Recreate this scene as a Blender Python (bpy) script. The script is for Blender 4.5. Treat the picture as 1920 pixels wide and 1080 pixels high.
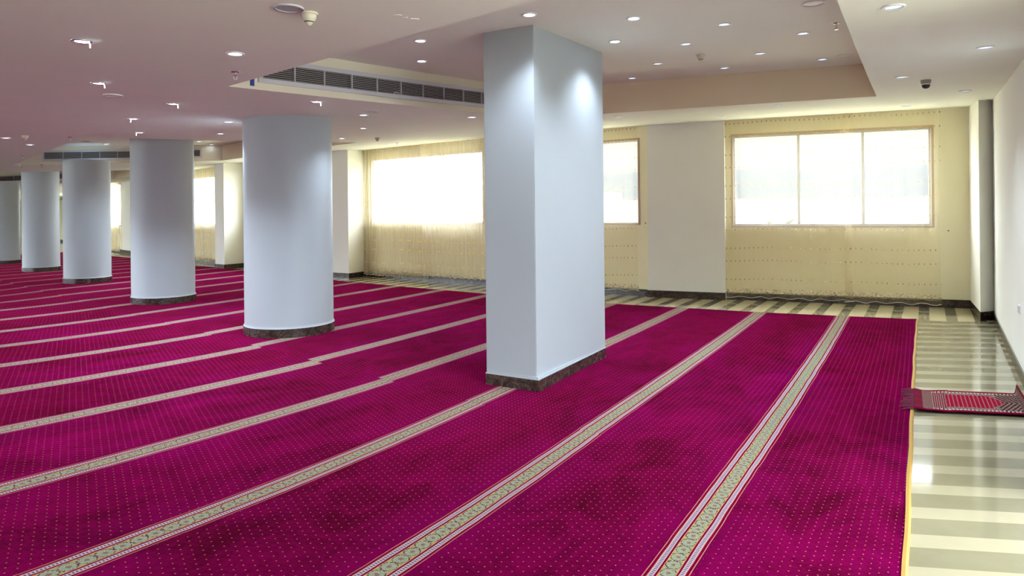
import bpy, bmesh, math, random
from mathutils import Vector, Matrix
from mathutils.geometry import tessellate_polygon

for o in list(bpy.data.objects):
    bpy.data.objects.remove(o)
SC = bpy.context.scene
COL = SC.collection
rnd = random.Random(7)

# ------------------------------------------------------------------ camera, world, exposure
cam = bpy.data.objects.new('camera', bpy.data.cameras.new('camera'))
COL.objects.link(cam)
cam.data.sensor_width = 36.0
cam.data.lens = 1320.0 / 1920.0 * 36.0
cam.data.shift_y = -(540.0 - 393.0) / 1920.0
cam.data.clip_start = 0.05
cam.data.clip_end = 300
_r = 0.010                                   # the camera is held a touch off level
cam.matrix_world = Matrix(((math.cos(_r), math.sin(_r), 0, 0), (0, 0, -1, 0),
                           (-math.sin(_r), math.cos(_r), 0, 1.6), (0, 0, 0, 1)))
SC.camera = cam
SC.view_settings.view_transform = 'Standard'
SC.view_settings.look = 'None'
SC.view_settings.gamma = 1.0
SC.view_settings.use_curve_mapping = False
SC.view_settings.exposure = 1.75
try:
    SC.cycles.use_denoising = True
    SC.cycles.max_bounces = 8
    SC.cycles.diffuse_bounces = 4
    SC.cycles.glossy_bounces = 4
    SC.cycles.transparent_max_bounces = 16
    SC.cycles.sample_clamp_indirect = 6.0
    SC.cycles.use_light_tree = True
except Exception:
    pass
world = bpy.data.worlds.new('sky')
SC.world = world
world.use_nodes = True
_b = world.node_tree.nodes['Background']
_b.inputs['Color'].default_value = (0.84, 0.93, 1.0, 1)
_b.inputs['Strength'].default_value = 5.0
SPOT_W = 28.0                                 # each ceiling downlight


# ------------------------------------------------------------------ node expression helper
class E:
    """A scalar in a node tree; arithmetic builds Math nodes."""
    def __init__(s, nt, sock): s.nt, s.k = nt, sock
    def _m(s, op, *a, clamp=False):
        n = s.nt.nodes.new('ShaderNodeMath'); n.operation = op; n.use_clamp = clamp
        for i, v in enumerate((s,) + a):
            if isinstance(v, E): s.nt.links.new(v.k, n.inputs[i])
            else: n.inputs[i].default_value = float(v)
        return E(s.nt, n.outputs[0])
    def __add__(s, o): return s._m('ADD', o)
    __radd__ = __add__
    def __sub__(s, o): return s._m('SUBTRACT', o)
    def __rsub__(s, o): return (s * -1.0) + o
    def __mul__(s, o): return s._m('MULTIPLY', o)
    __rmul__ = __mul__
    def __truediv__(s, o): return s._m('DIVIDE', o)
    def abs(s): return s._m('ABSOLUTE')
    def floor(s): return s._m('FLOOR')
    def frac(s): return s - s.floor()
    def sqrt(s): return s._m('SQRT')
    def sin(s): return s._m('SINE')
    def mod(s, o): return s._m('MODULO', o)
    def lt(s, o): return s._m('LESS_THAN', o)
    def gt(s, o): return s._m('GREATER_THAN', o)
    def min(s, o): return s._m('MINIMUM', o)
    def max(s, o): return s._m('MAXIMUM', o)
    def clamp(s): return s._m('ADD', 0.0, clamp=True)
    def between(s, a, b): return s.gt(a) * s.lt(b)
    def ramp(s, a, b): return ((s - a) * (1.0 / (b - a))).clamp()


class Mat:
    def __init__(s, name):
        s.m = bpy.data.materials.new(name); s.m.use_nodes = True
        s.nt = s.m.node_tree; s.p = s.nt.nodes['Principled BSDF']; s.out = s.nt.nodes['Material Output']
    def n(s, t): return s.nt.nodes.new(t)
    def link(s, a, b): s.nt.links.new(a.k if isinstance(a, E) else a, b)
    def set(s, **kw):
        names = dict(rough='Roughness', metal='Metallic', spec='Specular IOR Level', sheen='Sheen Weight',
                     sheen_r='Sheen Roughness', coat='Coat Weight', trans='Transmission Weight', es='Emission Strength')
        for k, v in kw.items():
            if k == 'col': s.p.inputs['Base Color'].default_value = (*v, 1)
            elif k == 'sheen_t': s.p.inputs['Sheen Tint'].default_value = (*v, 1)
            elif k == 'ec': s.p.inputs['Emission Color'].default_value = (*v, 1)
            else: s.p.inputs[names[k]].default_value = v
        return s
    def uv(s):
        t = s.n('ShaderNodeTexCoord'); x = s.n('ShaderNodeSeparateXYZ'); s.link(t.outputs['UV'], x.inputs[0])
        return E(s.nt, x.outputs[0]), E(s.nt, x.outputs[1])
    def obj(s):
        t = s.n('ShaderNodeTexCoord'); x = s.n('ShaderNodeSeparateXYZ'); s.link(t.outputs['Object'], x.inputs[0])
        return [E(s.nt, x.outputs[i]) for i in range(3)]
    def vec(s, *a):
        c = s.n('ShaderNodeCombineXYZ')
        for i, v in enumerate(a):
            if isinstance(v, E): s.link(v, c.inputs[i])
            else: c.inputs[i].default_value = float(v)
        return c.outputs[0]
    def noise(s, v, scale, detail=3, rough=.55, dist=0):
        n = s.n('ShaderNodeTexNoise'); n.inputs['Scale'].default_value = scale; n.inputs['Detail'].default_value = detail
        n.inputs['Roughness'].default_value = rough; n.inputs['Distortion'].default_value = dist
        s.link(v, n.inputs['Vector']); return E(s.nt, n.outputs[0])
    def voro(s, v, scale, feat='F1'):
        n = s.n('ShaderNodeTexVoronoi'); n.feature = feat; n.inputs['Scale'].default_value = scale
        s.link(v, n.inputs['Vector']); return E(s.nt, n.outputs['Distance'])
    def mix(s, f, a, b):
        n = s.n('ShaderNodeMix'); n.data_type = 'RGBA'
        if isinstance(f, E): s.link(f, n.inputs[0])
        else: n.inputs[0].default_value = f
        for i, c in ((6, a), (7, b)):
            if isinstance(c, tuple): n.inputs[i].default_value = (*c, 1)
            else: s.link(c, n.inputs[i])
        return n.outputs[2]
    def color(s, sock): s.link(sock, s.p.inputs['Base Color']); return s
    def bump(s, h, strength=.2, dist=.01):
        b = s.n('ShaderNodeBump'); b.inputs['Strength'].default_value = strength; b.inputs['Distance'].default_value = dist
        s.link(h, b.inputs['Height']); s.link(b.outputs[0], s.p.inputs['Normal']); return s


def flat(name, col, rough=.6, **kw):
    return Mat(name).set(col=col, rough=rough, **kw).m


def painted(name, col, rough=.62, amt=.03, bump=.08):
    M = Mat(name).set(rough=rough, spec=.3)
    x, y, z = M.obj()
    v = M.vec(x, y, z)
    n = M.noise(v, 1.3, 3)
    M.color(M.mix(n, tuple(c * (1 - amt) for c in col), tuple(min(1, c * (1 + amt)) for c in col)))
    M.bump(M.noise(v, 60, 2), bump, .002)
    return M.m


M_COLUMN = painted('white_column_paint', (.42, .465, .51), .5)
M_WALL = painted('cream_wall_paint', (.90, .84, .58), .6)
M_WHITEWALL = painted('offwhite_wall_paint', (.88, .88, .80), .6)
M_CEIL = painted('white_ceiling_paint', (.90, .92, .84), .75)
M_COVE_SHADE = painted('tan_recess_shade', (.80, .68, .49), .7)  # shade of the room-facing recess sides, put into their colour as tan
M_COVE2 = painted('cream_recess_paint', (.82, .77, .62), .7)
M_METAL = flat('brushed_aluminium', (.62, .63, .64), .35, metal=.9)
M_GREYF = flat('grey_powder_coat', (.62, .62, .66), .5)
M_SLAT = flat('grey_vent_slat', (.42, .40, .40), .5)
M_DARK = flat('dark_duct', (.02, .018, .018), .9)
M_PLASTIC = flat('ivory_plastic', (.72, .68, .52), .45)
M_WPLASTIC = flat('white_plastic', (.85, .86, .88), .35)
M_BLACKP = flat('black_plastic', (.02, .02, .022), .3)
M_CHROME = flat('chrome', (.8, .8, .8), .15, metal=1.0)
M_SPEAKER = flat('grey_speaker_mesh', (.42, .42, .47), .6)
M_BLUE = flat('blue_label', (.01, .04, .30), .5)
M_FRAME = flat('tan_window_frame', (.48, .33, .20), .5)
M_LEDB = Mat('dim_bluish_led_lens').set(col=(.5, .55, .62), rough=.3, ec=(.55, .75, 1.0), es=.62).m
M_LED = Mat('lit_led_lens').set(col=(.8, .88, 1), rough=.4, ec=(.78, .88, 1.0), es=6.0).m


def marble():
    M = Mat('dark_brown_marble').set(rough=.25, spec=.5)
    x, y, z = M.obj(); v = M.vec(x, y, z)
    a = M.noise(v, 9, 6, .7, 1.5)
    b = M.noise(v, 26, 5, .7, 2.5)
    vein = (b - .5).abs().ramp(.035, .0)
    base = M.mix(a, (.006, .004, .003), (.070, .045, .033))
    M.color(M.mix(vein * a.ramp(.45, .65), base, (.26, .22, .19)))
    return M.m


M_MARBLE = marble()

# stripe-to-ground fit of the two carpet panels (metres, see stripe_u)
PHI = 0.5325
CP, SP = math.cos(PHI), math.sin(PHI)


def W(u, v):            # carpet axes -> room axes
    return (u * CP + v * SP, -u * SP + v * CP)


def carpet_mat():
    M = Mat('magenta_prayer_carpet_pile').set(rough=.95, spec=.0, sheen=.19, sheen_r=.35, sheen_t=(1.0, .05, .22))
    U, V = M.uv()
    P = 1.2
    wob = M.noise(M.vec(U * 3.0, V, 0), 2.6, 2) - .5
    Us = U + wob * .012
    t = ((Us + .5).frac() - .5) * (1 / .088)
    a = t.abs()
    g = M.vec(U * P, V, 0)
    # pile
    big = M.noise(g, .55, 3, .6)
    patch = M.noise(M.vec(U * P * 1.6, V, 0), 1.7, 5, .72, .8)
    fine = M.noise(M.vec(U * P * 1.0, V * 3.0, 0), 18, 4, .75)
    k = (big * .55 + patch * .85 + fine * .42 - .40).ramp(.30, .72)
    pile = M.mix(k, (.020, .0, .003), (.150, .0, .048))
    tone = M.noise(M.vec(U * P + 40, V * .4, 0), .35, 2)
    pile = M.mix(tone.ramp(.40, .62) * .5, pile, (.075, .0, .009))
    pile = M.mix(a.ramp(4.2, 1.0) * M.noise(g, 1.1, 3).ramp(.35, .6) * .4, pile, (.13, .0, .062))
    # dots
    cu = U * 26.0
    par = (cu.floor() * .5).frac() * 2.0
    cv = V * (1 / .05) + par * .5
    du = (cu.frac() - .5) * (P / 26.0)
    dv = (cv.frac() - .5) * .05
    dot = (du * du * 1.0 + dv * dv * 1.5).sqrt().lt(.0042) * a.gt(1.12)
    c = M.mix(dot * .85, pile, (.36, .12, .10))
    # stripe
    purple = (.11, .0, .016)
    c = M.mix(a.lt(1.0), c, (.40, .17, .12))                      # thin outer line
    c = M.mix(a.lt(.955), c, purple)
    c = M.mix(a.lt(.82), c, (.36, .14, .10))
    tick = ((V * (1 / .016) + (t.gt(0) * .5)).frac() - .5).abs()
    tick2 = (((a - .53) * (1 / .26)) - .5).abs()
    chk = tick.lt(.22) * tick2.lt(.3)
    c = M.mix(a.lt(.79), c, M.mix(chk * .85, (.34, .30, .34), (.012, .004, .012)))
    c = M.mix(a.lt(.53), c, purple)
    c = M.mix(a.lt(.42), c, (.48, .24, .08))
    # floral medallions
    pv = ((V * (1 / .08)).frac() - .5) * 2.0
    tt = t * (1 / .39)
    wn = (M.noise(g, 60, 3, .8) - .5) * .55
    r = ((pv * pv) * .95 + (tt * tt) * .9).sqrt() + wn
    sp = M.noise(M.vec(U * P, V, 0), 170, 3, .8)
    inner = M.mix(sp.ramp(.42, .60), (.11, .16, .09), (.31, .36, .255))
    inner = M.mix(r.lt(.28) * sp.gt(.47), inner, (.18, .08, .08))
    outer = M.mix(M.noise(g, 120, 2).ramp(.45, .55), (.25, .18, .05), (.28, .29, .15))
    fl = M.mix(r.gt(.98), inner, outer)
    fl = M.mix(r.between(.84, 1.0) * M.noise(g, 90, 2).gt(.47), fl, (.04, .01, .035))
    c = M.mix(a.lt(.39), c, fl)
    M.color(c)
    M.bump(M.noise(g, 220, 3, .8), .45, .004)
    return M.m


def tile_mat(border):
    M = Mat('striped_marble_tile_border' if border else 'striped_marble_tile').set(rough=.075, spec=.30)
    x, y, z = M.obj()
    if border:
        n = x * CP - y * SP
        f = ((n + 3.07) * (1 / .343)).frac()
        s = f.lt(.60)
    else:
        a = math.radians(9.2)
        n = x * math.sin(a) + y * math.cos(a)
        f = ((n - 3.388) * (1 / .335)).frac()
        s = f.gt(.575)
    v = M.vec(x, y, z)
    nz = M.noise(v, 3.5, 5, .65)
    cream = M.mix(nz, *(((.55, .48, .30), (.66, .59, .39)) if border else ((.28, .255, .165), (.345, .31, .21))))
    olive = M.mix(nz, *(((.17, .155, .095), (.22, .20, .13)) if border else ((.165, .150, .09), (.215, .195, .125))))
    M.color(M.mix(s, olive, cream))
    return M.m


M_CARPET = carpet_mat()
M_TILE, M_TILEB = tile_mat(False), tile_mat(True)


def curtain_mat(name, alpha, tint=(.93, .88, .74), fold=0):
    M = Mat(name)
    S, Z = M.uv()
    tr = M.n('ShaderNodeBsdfTransparent')
    tr.inputs[0].default_value = (1, .985, .95, 1)
    df = M.n('ShaderNodeBsdfDiffuse'); tl = M.n('ShaderNodeBsdfTranslucent')
    ms = M.n('ShaderNodeMixShader'); ms.inputs[0].default_value = .6
    q1 = ((Z - .36) * (1 / .54)).frac(); q2 = ((Z - .68) * (1 / .54)).frac()
    wv = (S * 4.0).sin() * .02
    rowd = (((q1 + wv + .5).frac() - .5).abs() * .54).min(((q2 + wv + .5).frac() - .5).abs() * .54)
    ds = ((S * (1 / .075)).frac() - .5).abs() * .075
    dot = ds.lt(.0075) * rowd.lt(.013) * Z.gt(.30)
    hn = M.noise(M.vec(S, Z, 0), 26, 3, .7)
    hem = (hn * 1.0).gt(.52) * Z.between(.10, .20)
    arch = Z.lt(.125 + .0) * Z.gt(.11)
    emb = dot.max(hem * .55).max(arch * .5)
    col = M.mix(emb, tint, (.60, .42, .17))
    M.link(col, df.inputs[0]); M.link(col, tl.inputs[0])
    M.link(df.outputs[0], ms.inputs[1]); M.link(tl.outputs[0], ms.inputs[2])
    mx = M.n('ShaderNodeMixShader')
    weave = M.noise(M.vec(S * 8, Z * .6, 0), 3.5, 3, .6)
    al = ((weave - .5) * .07 + alpha + emb * .55).clamp()
    M.link(al, mx.inputs[0]); M.link(tr.outputs[0], mx.inputs[1]); M.link(ms.outputs[0], mx.inputs[2])
    M.link(mx.outputs[0], M.out.inputs['Surface'])
    return M.m


M_CURT = curtain_mat('sheer_embroidered_curtain', .12)
M_CURTG = curtain_mat('gathered_sheer_curtain', .32, (.95, .91, .80))


def glass_mat():
    M = Mat('window_glass')
    tr = M.n('ShaderNodeBsdfTransparent'); gl = M.n('ShaderNodeBsdfGlossy'); gl.inputs['Roughness'].default_value = .02
    mx = M.n('ShaderNodeMixShader'); mx.inputs[0].default_value = .045
    M.link(tr.outputs[0], mx.inputs[1]); M.link(gl.outputs[0], mx.inputs[2])
    M.link(mx.outputs[0], M.out.inputs['Surface'])
    return M.m


M_GLASS = glass_mat()


# ------------------------------------------------------------------ ceiling height (it rises gently to the windows)
def ZL(x, y):
    X, Y = x / 10, y / 10
    return 2.6731 - .006 * X + .142 * Y - .0198 * X * X + .2346 * X * Y + .11 * Y * Y


COFFER = 0.42


# ------------------------------------------------------------------ object helpers
def tag(o, label=None, cat=None, group=None, kind=None):
    if label: o['label'] = label
    if cat: o['category'] = cat
    if group: o['group'] = group
    if kind: o['kind'] = kind
    return o


def empty(name, loc, rz=0.0, label=None, cat=None, group=None, kind=None):
    o = bpy.data.objects.new(name, None); COL.objects.link(o)
    o.location = loc; o.rotation_euler = (0, 0, rz); o.empty_display_size = .1
    return tag(o, label, cat, group, kind)


def mesh_obj(name, bm, mat, parent=None, smooth=False):
    me = bpy.data.meshes.new(name); bm.to_mesh(me); bm.free()
    for m in (mat if isinstance(mat, (list, tuple)) else [mat]): me.materials.append(m)
    if smooth:
        for p in me.polygons: p.use_smooth = True
    o = bpy.data.objects.new(name, me); COL.objects.link(o)
    if parent: o.parent = parent
    return o


def box(bm, x0, x1, y0, y1, z0, z1, mi=0):
    v = [bm.verts.new((x, y, z)) for z in (z0, z1) for x, y in ((x0, y0), (x1, y0), (x1, y1), (x0, y1))]
    for f in ((3, 2, 1, 0), (4, 5, 6, 7), (0, 1, 5, 4), (1, 2, 6, 5), (2, 3, 7, 6), (3, 0, 4, 7)):
        bm.faces.new([v[i] for i in f]).material_index = mi
    return v


def prism(bm, pts, z0, z1, mi=0):
    """pts counter-clockwise; z0, z1 numbers or per-point lists."""
    n = len(pts)
    a = [bm.verts.new((p[0], p[1], z0[i] if isinstance(z0, list) else z0)) for i, p in enumerate(pts)]
    b = [bm.verts.new((p[0], p[1], z1[i] if isinstance(z1, list) else z1)) for i, p in enumerate(pts)]
    fs = [bm.faces.new(a[::-1]), bm.faces.new(b)]
    for i in range(n):
        j = (i + 1) % n
        fs.append(bm.faces.new((a[i], a[j], b[j], b[i])))
    for f in fs: f.material_index = mi
    return fs


def lathe(bm, prof, seg=32, cx=0, cy=0, closed_ends=True):
    rings = []
    for r, z in prof:
        if r < 1e-6: rings.append([bm.verts.new((cx, cy, z))])
        else: rings.append([bm.verts.new((cx + r * math.cos(2 * math.pi * i / seg), cy + r * math.sin(2 * math.pi * i / seg), z)) for i in range(seg)])
    for A, B in zip(rings, rings[1:]):
        for i in range(seg):
            j = (i + 1) % seg
            a = [A[i % len(A)], A[j % len(A)], B[j % len(B)], B[i % len(B)]]
            q = []
            for v in a:
                if v not in q: q.append(v)
            if len(q) > 2: bm.faces.new(q)


def tube(bm, pts, r, seg=8):
    rings = []
    for i, p in enumerate(pts):
        p = Vector(p); d = (Vector(pts[min(i + 1, len(pts) - 1)]) - Vector(pts[max(i - 1, 0)])).normalized()
        a = d.cross(Vector((0, 0, 1)))
        if a.length < .1: a = d.cross(Vector((1, 0, 0)))
        a.normalize(); b = d.cross(a)
        rings.append([bm.verts.new(p + (a * math.cos(2 * math.pi * k / seg) + b * math.sin(2 * math.pi * k / seg)) * r) for k in range(seg)])
    for A, B in zip(rings, rings[1:]):
        for k in range(seg): bm.faces.new((A[k], A[(k + 1) % seg], B[(k + 1) % seg], B[k]))
    bm.faces.new(rings[0]); bm.faces.new(rings[-1][::-1])


def area_mesh(bm, loops, zf, maxlen=1.2, passes=7):
    """a flat region (outer loop, holes) triangulated, refined and lifted to zf(x, y)."""
    vs = [[Vector((x, y, 0)) for x, y in l] for l in loops]
    allv = [bm.verts.new(v) for l in vs for v in l]
    for t in tessellate_polygon(vs):
        try: bm.faces.new([allv[i] for i in t])
        except ValueError: pass
    for _ in range(passes):
        es = [e for e in bm.edges if e.calc_length() > maxlen]
        if not es: break
        bmesh.ops.subdivide_edges(bm, edges=es, cuts=1)
        bmesh.ops.triangulate(bm, faces=[f for f in bm.faces if len(f.verts) > 3])
    for v in bm.verts: v.co.z = zf(v.co.x, v.co.y)
    bmesh.ops.recalc_face_normals(bm, faces=bm.faces)


def strip_wall(bm, p, q, z0f, z1f, n=10, mi=0):
    """vertical face from p to q between two height functions."""
    prev = None
    for i in range(n + 1):
        t = i / n; x = p[0] + (q[0] - p[0]) * t; y = p[1] + (q[1] - p[1]) * t
        c = (bm.verts.new((x, y, z0f(x, y))), bm.verts.new((x, y, z1f(x, y))))
        if prev: bm.faces.new((prev[0], c[0], c[1], prev[1])).material_index = mi
        prev = c


# ------------------------------------------------------------------ plan of the room
FZ = -0.012                                       # tile level; carpet pile reaches 0
R0, R1 = (3.02, 3.77), (6.73, 9.84)                # right wall; before it an unseen glazed front added for daylight
CW = (7.19, 10.95)                                 # corner of window wall and right wall
N3, P1R, P1L = (3.72, 12.36), (3.70, 12.24), (2.46, 12.78)
N2, B2, A2, N1 = (2.46, 12.86), (.90, 13.95), (-.20, 14.68), (-3.59, 17.41)
P2N, P2L = (-3.92, 16.84), (-4.50, 17.20)
P3N, P3L = (-8.21, 20.06), (-8.62, 20.42)
P3BR, P3BL = (-7.80, 20.74), (-8.20, 21.10)
F4, F5, FE = (-14.6, 27.3), (-16.0, 28.86), (-33.0, 49.0)
C1 = [(-2.63, 6.55), (1.20, 2.83), (4.57, 8.80), (.42, 10.42)]
C2 = [(-11.5, 16.24), (-6.63, 10.89), (-3.16, 14.36), (-7.67, 18.68)]
C3 = [(-18.4, 23.6), (-13.4, 18.1), (-10.3, 22.0), (-14.5, 25.7)]
OUTER = [(3.02, -3.5), R0, R1, (7.3, 11.1), (3.8, 12.5), (2.5, 13.0), (1.0, 14.1), (-.2, 14.9), (-3.5, 17.6), (-7.7, 20.9),
         (-8.2, 21.3), (-14.5, 27.5), (-15.9, 29.0), FE, (-44, 40), (-26, 8), (-12, -3.5)]


def back(p, q, d):                                # offset segment p->q away from the room by d
    v = Vector((q[0] - p[0], q[1] - p[1])); n = Vector((-v.y, v.x)).normalized()
    if n.dot(Vector((p[0], p[1]))) < 0: n = -n
    return (p[0] + n.x * d, p[1] + n.y * d), (q[0] + n.x * d, q[1] + n.y * d)


# --- floor
def edge_v(u):                                    # far edge of the carpet in carpet axes
    pts = [(-60, 16.2), (-32, 16.2), (-26.5, 15.2), (-24.9, 14.95), (-18.9, 13.45), (-16.6, 13.15), (-11.9, 12.0), (-9.5, 11.6), (-7.27, 11.32),
           (-4.5, 11.06), (-2.1, 11.15), (-.14, 11.43), (3, 12.3), (7, 13.5)]
    for (a, va), (b, vb) in zip(pts, pts[1:]):
        if u <= b: return va + (vb - va) * (u - a) / (b - a)
    return pts[-1][1]


bm = bmesh.new()
bp = [W(u, edge_v(u) - .02) for u in (-60, -32, -26.5, -24.9, -18.9, -16.6, -11.9, -9.5, -7.27, -4.5, -2.1, -.14, 3, 7)]
vb = [bm.verts.new((x, y, FZ)) for x, y in bp]
vf = [bm.verts.new((*W(u, v), FZ)) for u, v in ((-60, 34), (7, 24))]
f = bm.faces.new(vb + vf[::-1]); f.material_index = 1
vn = [bm.verts.new((*W(u, v), FZ)) for u, v in ((-60, 4), (-24, -9), (7, -9))]
bm.faces.new(vn + vb[::-1])
bmesh.ops.recalc_face_normals(bm, faces=bm.faces)
bmesh.ops.triangulate(bm, faces=bm.faces)
fl = mesh_obj('floor', bm, [M_TILE, M_TILEB]); tag(fl, kind='structure')
if fl.data.polygons[0].normal.z < 0: fl.data.flip_normals()

# --- ceiling
bm = bmesh.new()
area_mesh(bm, [OUTER, C1[::-1], C2[::-1], C3[::-1]], ZL)
for f in bm.faces: f.smooth = True
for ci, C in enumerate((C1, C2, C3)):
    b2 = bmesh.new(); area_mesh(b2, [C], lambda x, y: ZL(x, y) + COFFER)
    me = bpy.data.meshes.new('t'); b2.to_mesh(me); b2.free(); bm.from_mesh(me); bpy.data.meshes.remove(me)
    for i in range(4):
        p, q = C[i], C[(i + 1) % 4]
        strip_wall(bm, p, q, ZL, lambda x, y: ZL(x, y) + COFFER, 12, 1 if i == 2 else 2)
mesh_obj('ceiling', bm, [M_CEIL, M_COVE_SHADE if True else M_CEIL, M_COVE2])['kind'] = 'structure'
bm = bmesh.new()
prism(bm, [(3.3, -3.6), (3.3, 3.7), (7.1, 9.7), (7.9, 9.9), (8.2, 11.6), (-3, 18.3), (-32, 50), (-46, 41), (-27, 8), (-12, -3.6)], 4.35, 4.6)
mesh_obj('ceiling_sky_blocker', bm, M_CEIL)['kind'] = 'structure'  # unseen slab added above the ceiling to keep sky light from leaking in


# --- walls with window openings
def wall(name, p, q, openings, mat, th=.22, ztop=4.35):
    L = math.hypot(q[0] - p[0], q[1] - p[1])
    d = ((q[0] - p[0]) / L, (q[1] - p[1]) / L)
    pb, _ = back(p, q, th); nrm = ((pb[0] - p[0]), (pb[1] - p[1]))
    bm = bmesh.new()
    def piece(s0, s1, z0, z1):
        a = (p[0] + d[0] * s0, p[1] + d[1] * s0); b = (p[0] + d[0] * s1, p[1] + d[1] * s1)
        pts = [a, b, (b[0] + nrm[0], b[1] + nrm[1]), (a[0] + nrm[0], a[1] + nrm[1])]
        prism(bm, pts, z0, z1)
    s = 0
    for (s0, s1, z0, z1) in openings:
        if s0 > s: piece(s, s0, FZ - .1, ztop)
        piece(s0, s1, FZ - .1, z0); piece(s0, s1, z1, ztop)
        s = s1
    if s < L: piece(s, L, FZ - .1, ztop)
    bmesh.ops.recalc_face_normals(bm, faces=bm.faces)
    o = mesh_obj(name, bm, mat); tag(o, kind='structure')
    return o


WIN_N = [0]


def window(p, q, s0, s1, z0, z1, mull, fr=.035):
    """frame, sashes and glass in an opening of the wall p->q."""
    WIN_N[0] += 1
    ang = math.atan2(q[1] - p[1], q[0] - p[0])
    e = empty('window_%d' % WIN_N[0], (p[0], p[1], 0), ang, kind='structure')
    pb, _ = back(p, q, 1.0)
    side = 1 if ((q[0] - p[0]) * (pb[1] - p[1]) - (q[1] - p[1]) * (pb[0] - p[0])) > 0 else -1
    def Y(a, b): return (side * a, side * b) if side > 0 else (side * b, side * a)
    bm = bmesh.new()
    y0, y1 = Y(-.012, .03)
    box(bm, s0 - fr, s0, y0, y1, z0 - fr, z1 + fr); box(bm, s1, s1 + fr, y0, y1, z0 - fr, z1 + fr)
    box(bm, s0, s1, y0, y1, z1, z1 + fr); box(bm, s0, s1, y0, y1, z0 - fr, z0)
    mesh_obj('window_casing', bm, M_FRAME, e)
    bm = bmesh.new()
    y0, y1 = Y(.05, .09)
    k = .03
    box(bm, s0, s0 + k, y0, y1, z0, z1); box(bm, s1 - k, s1, y0, y1, z0, z1)
    box(bm, s0 + k, s1 - k, y0, y1, z1 - k, z1); box(bm, s0 + k, s1 - k, y0, y1, z0, z0 + k)
    for m in mull: box(bm, m - .02, m + .02, y0, y1, z0 + k, z1 - k)
    mesh_obj('window_frame', bm, M_METAL, e)
    ed = [s0 + k] + [x for m in mull for x in (m - .02, m + .02)] + [s1 - k]
    for a, b in zip(ed[0::2], ed[1::2]):
        bm = bmesh.new(); y0, y1 = Y(.066, .072); box(bm, a, b, y0, y1, z0 + k, z1 - k)
        mesh_obj('window_pane', bm, M_GLASS, e)
    return e


wall('wall_back', N3, CW, [(.16, 3.17, 1.28, 2.84)], M_WALL)
window(N3, CW, .16, 3.17, 1.28, 2.84, [1.22, 2.20])
wall('wall_back_middle', B2, (2.58, 12.776), [(.12, 1.74, 1.33, 2.86)], M_WALL)
window(B2, N2, .12, 1.74, 1.33, 2.86, [.9])
wall('wall_back_left', N1, A2, [(.19, 3.81, 1.32, 2.86)], M_WALL)
window(N1, A2, .19, 3.81, 1.32, 2.86, [1.4, 2.6])
wall('wall_back_recess', P2L, P3BR, [(1.0, 4.2, 1.3, 2.8)], M_WALL)
window(P2L, P3BR, 1.0, 4.2, 1.3, 2.8, [2.0, 3.1])
wall('wall_far', P3BL, F4, [(1.3, 4.9, 1.22, 2.75)], M_WALL)
window(P3BL, F4, 1.3, 4.9, 1.22, 2.75, [2.5, 3.7])
wall('wall_far_left', F5, FE, [(.15, 3.9, 1.10, 2.82), (7.0, 10.6, 1.1, 2.82)], M_WALL)
window(F5, FE, .15, 3.9, 1.10, 2.82, [1.4, 2.7])
window(F5, FE, 7.0, 10.6, 1.10, 2.82, [8.2, 9.4])
wall('wall_right', R0, (6.76, 9.89), [], M_WHITEWALL)
wall('wall_end', FE, (-44, 40), [], M_WALL)
bm = bmesh.new()  # unseen sides: left openings added for daylight, back closed against it
for a, b, z0 in (((-44, 40), (-26, 8), 2.3), ((-26, 8), (-18.5, 1.84), 2.4), ((-18.5, 1.84), (-12, -3.5), FZ - .1), ((-12, -3.5), (3.02, -3.5), FZ - .1)):
    d = (Vector(b) - Vector(a)).normalized(); n = Vector((d.y, -d.x)) * .22
    if n.dot(Vector(a) - Vector((-12, 14))) < 0: n = -n
    prism(bm, [a, b, (b[0] + n.x, b[1] + n.y), (a[0] + n.x, a[1] + n.y)], z0, 4.35)
bmesh.ops.recalc_face_normals(bm, faces=bm.faces)
tag(mesh_obj('wall_left', bm, M_WHITEWALL), kind='structure')
# unseen glazed front beside the viewer, added for daylight: header over full-height glass
bm = bmesh.new()
for a, b in (((3.02, -3.5), (3.02, 3.75)),):
    d = (Vector(b) - Vector(a)).normalized(); n = Vector((d.y, -d.x)) * .2
    prism(bm, [a, b, (b[0] + n.x, b[1] + n.y), (a[0] + n.x, a[1] + n.y)], 2.62, 4.35)
bmesh.ops.recalc_face_normals(bm, faces=bm.faces)
tag(mesh_obj('wall_front_added', bm, M_WHITEWALL), kind='structure')
window((3.02, -3.45), (3.02, 3.70), .03, 7.10, .05, 2.60, [1.2, 2.4, 3.6, 4.8, 6.0])


def pier(name, pts, mat, ztop=4.35):
    bm = bmesh.new(); prism(bm, pts, FZ - .1, ztop); bmesh.ops.recalc_face_normals(bm, faces=bm.faces)
    return tag(mesh_obj(name, bm, mat), kind='structure')


_a, _b2 = back(P1L, P1R, .4)
pier('wall_back_pier', [P1L, P1R, _b2, _a], M_WHITEWALL)
pier('wall_back_pier', [(.15, 13.95), (.85, 13.45), (1.1, 14.0), (-.05, 14.8)], M_WHITEWALL)
pier('wall_back_pier', [P2N, N1, (-3.9, 17.9), (-4.75, 17.6), P2L], M_WHITEWALL)
pier('wall_back_pier', [P3N, P3BR, P3BL, (-8.4, 20.9), P3L], M_WHITEWALL)
pier('wall_back_pier', [F4, (-14.3, 27.9), (-15.7, 29.4), F5], M_WHITEWALL)
pier('wall_right_pier', [(6.48, 9.76), (6.74, 9.86), (7.45, 10.95), (7.17, 11.05)], M_WHITEWALL)


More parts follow.
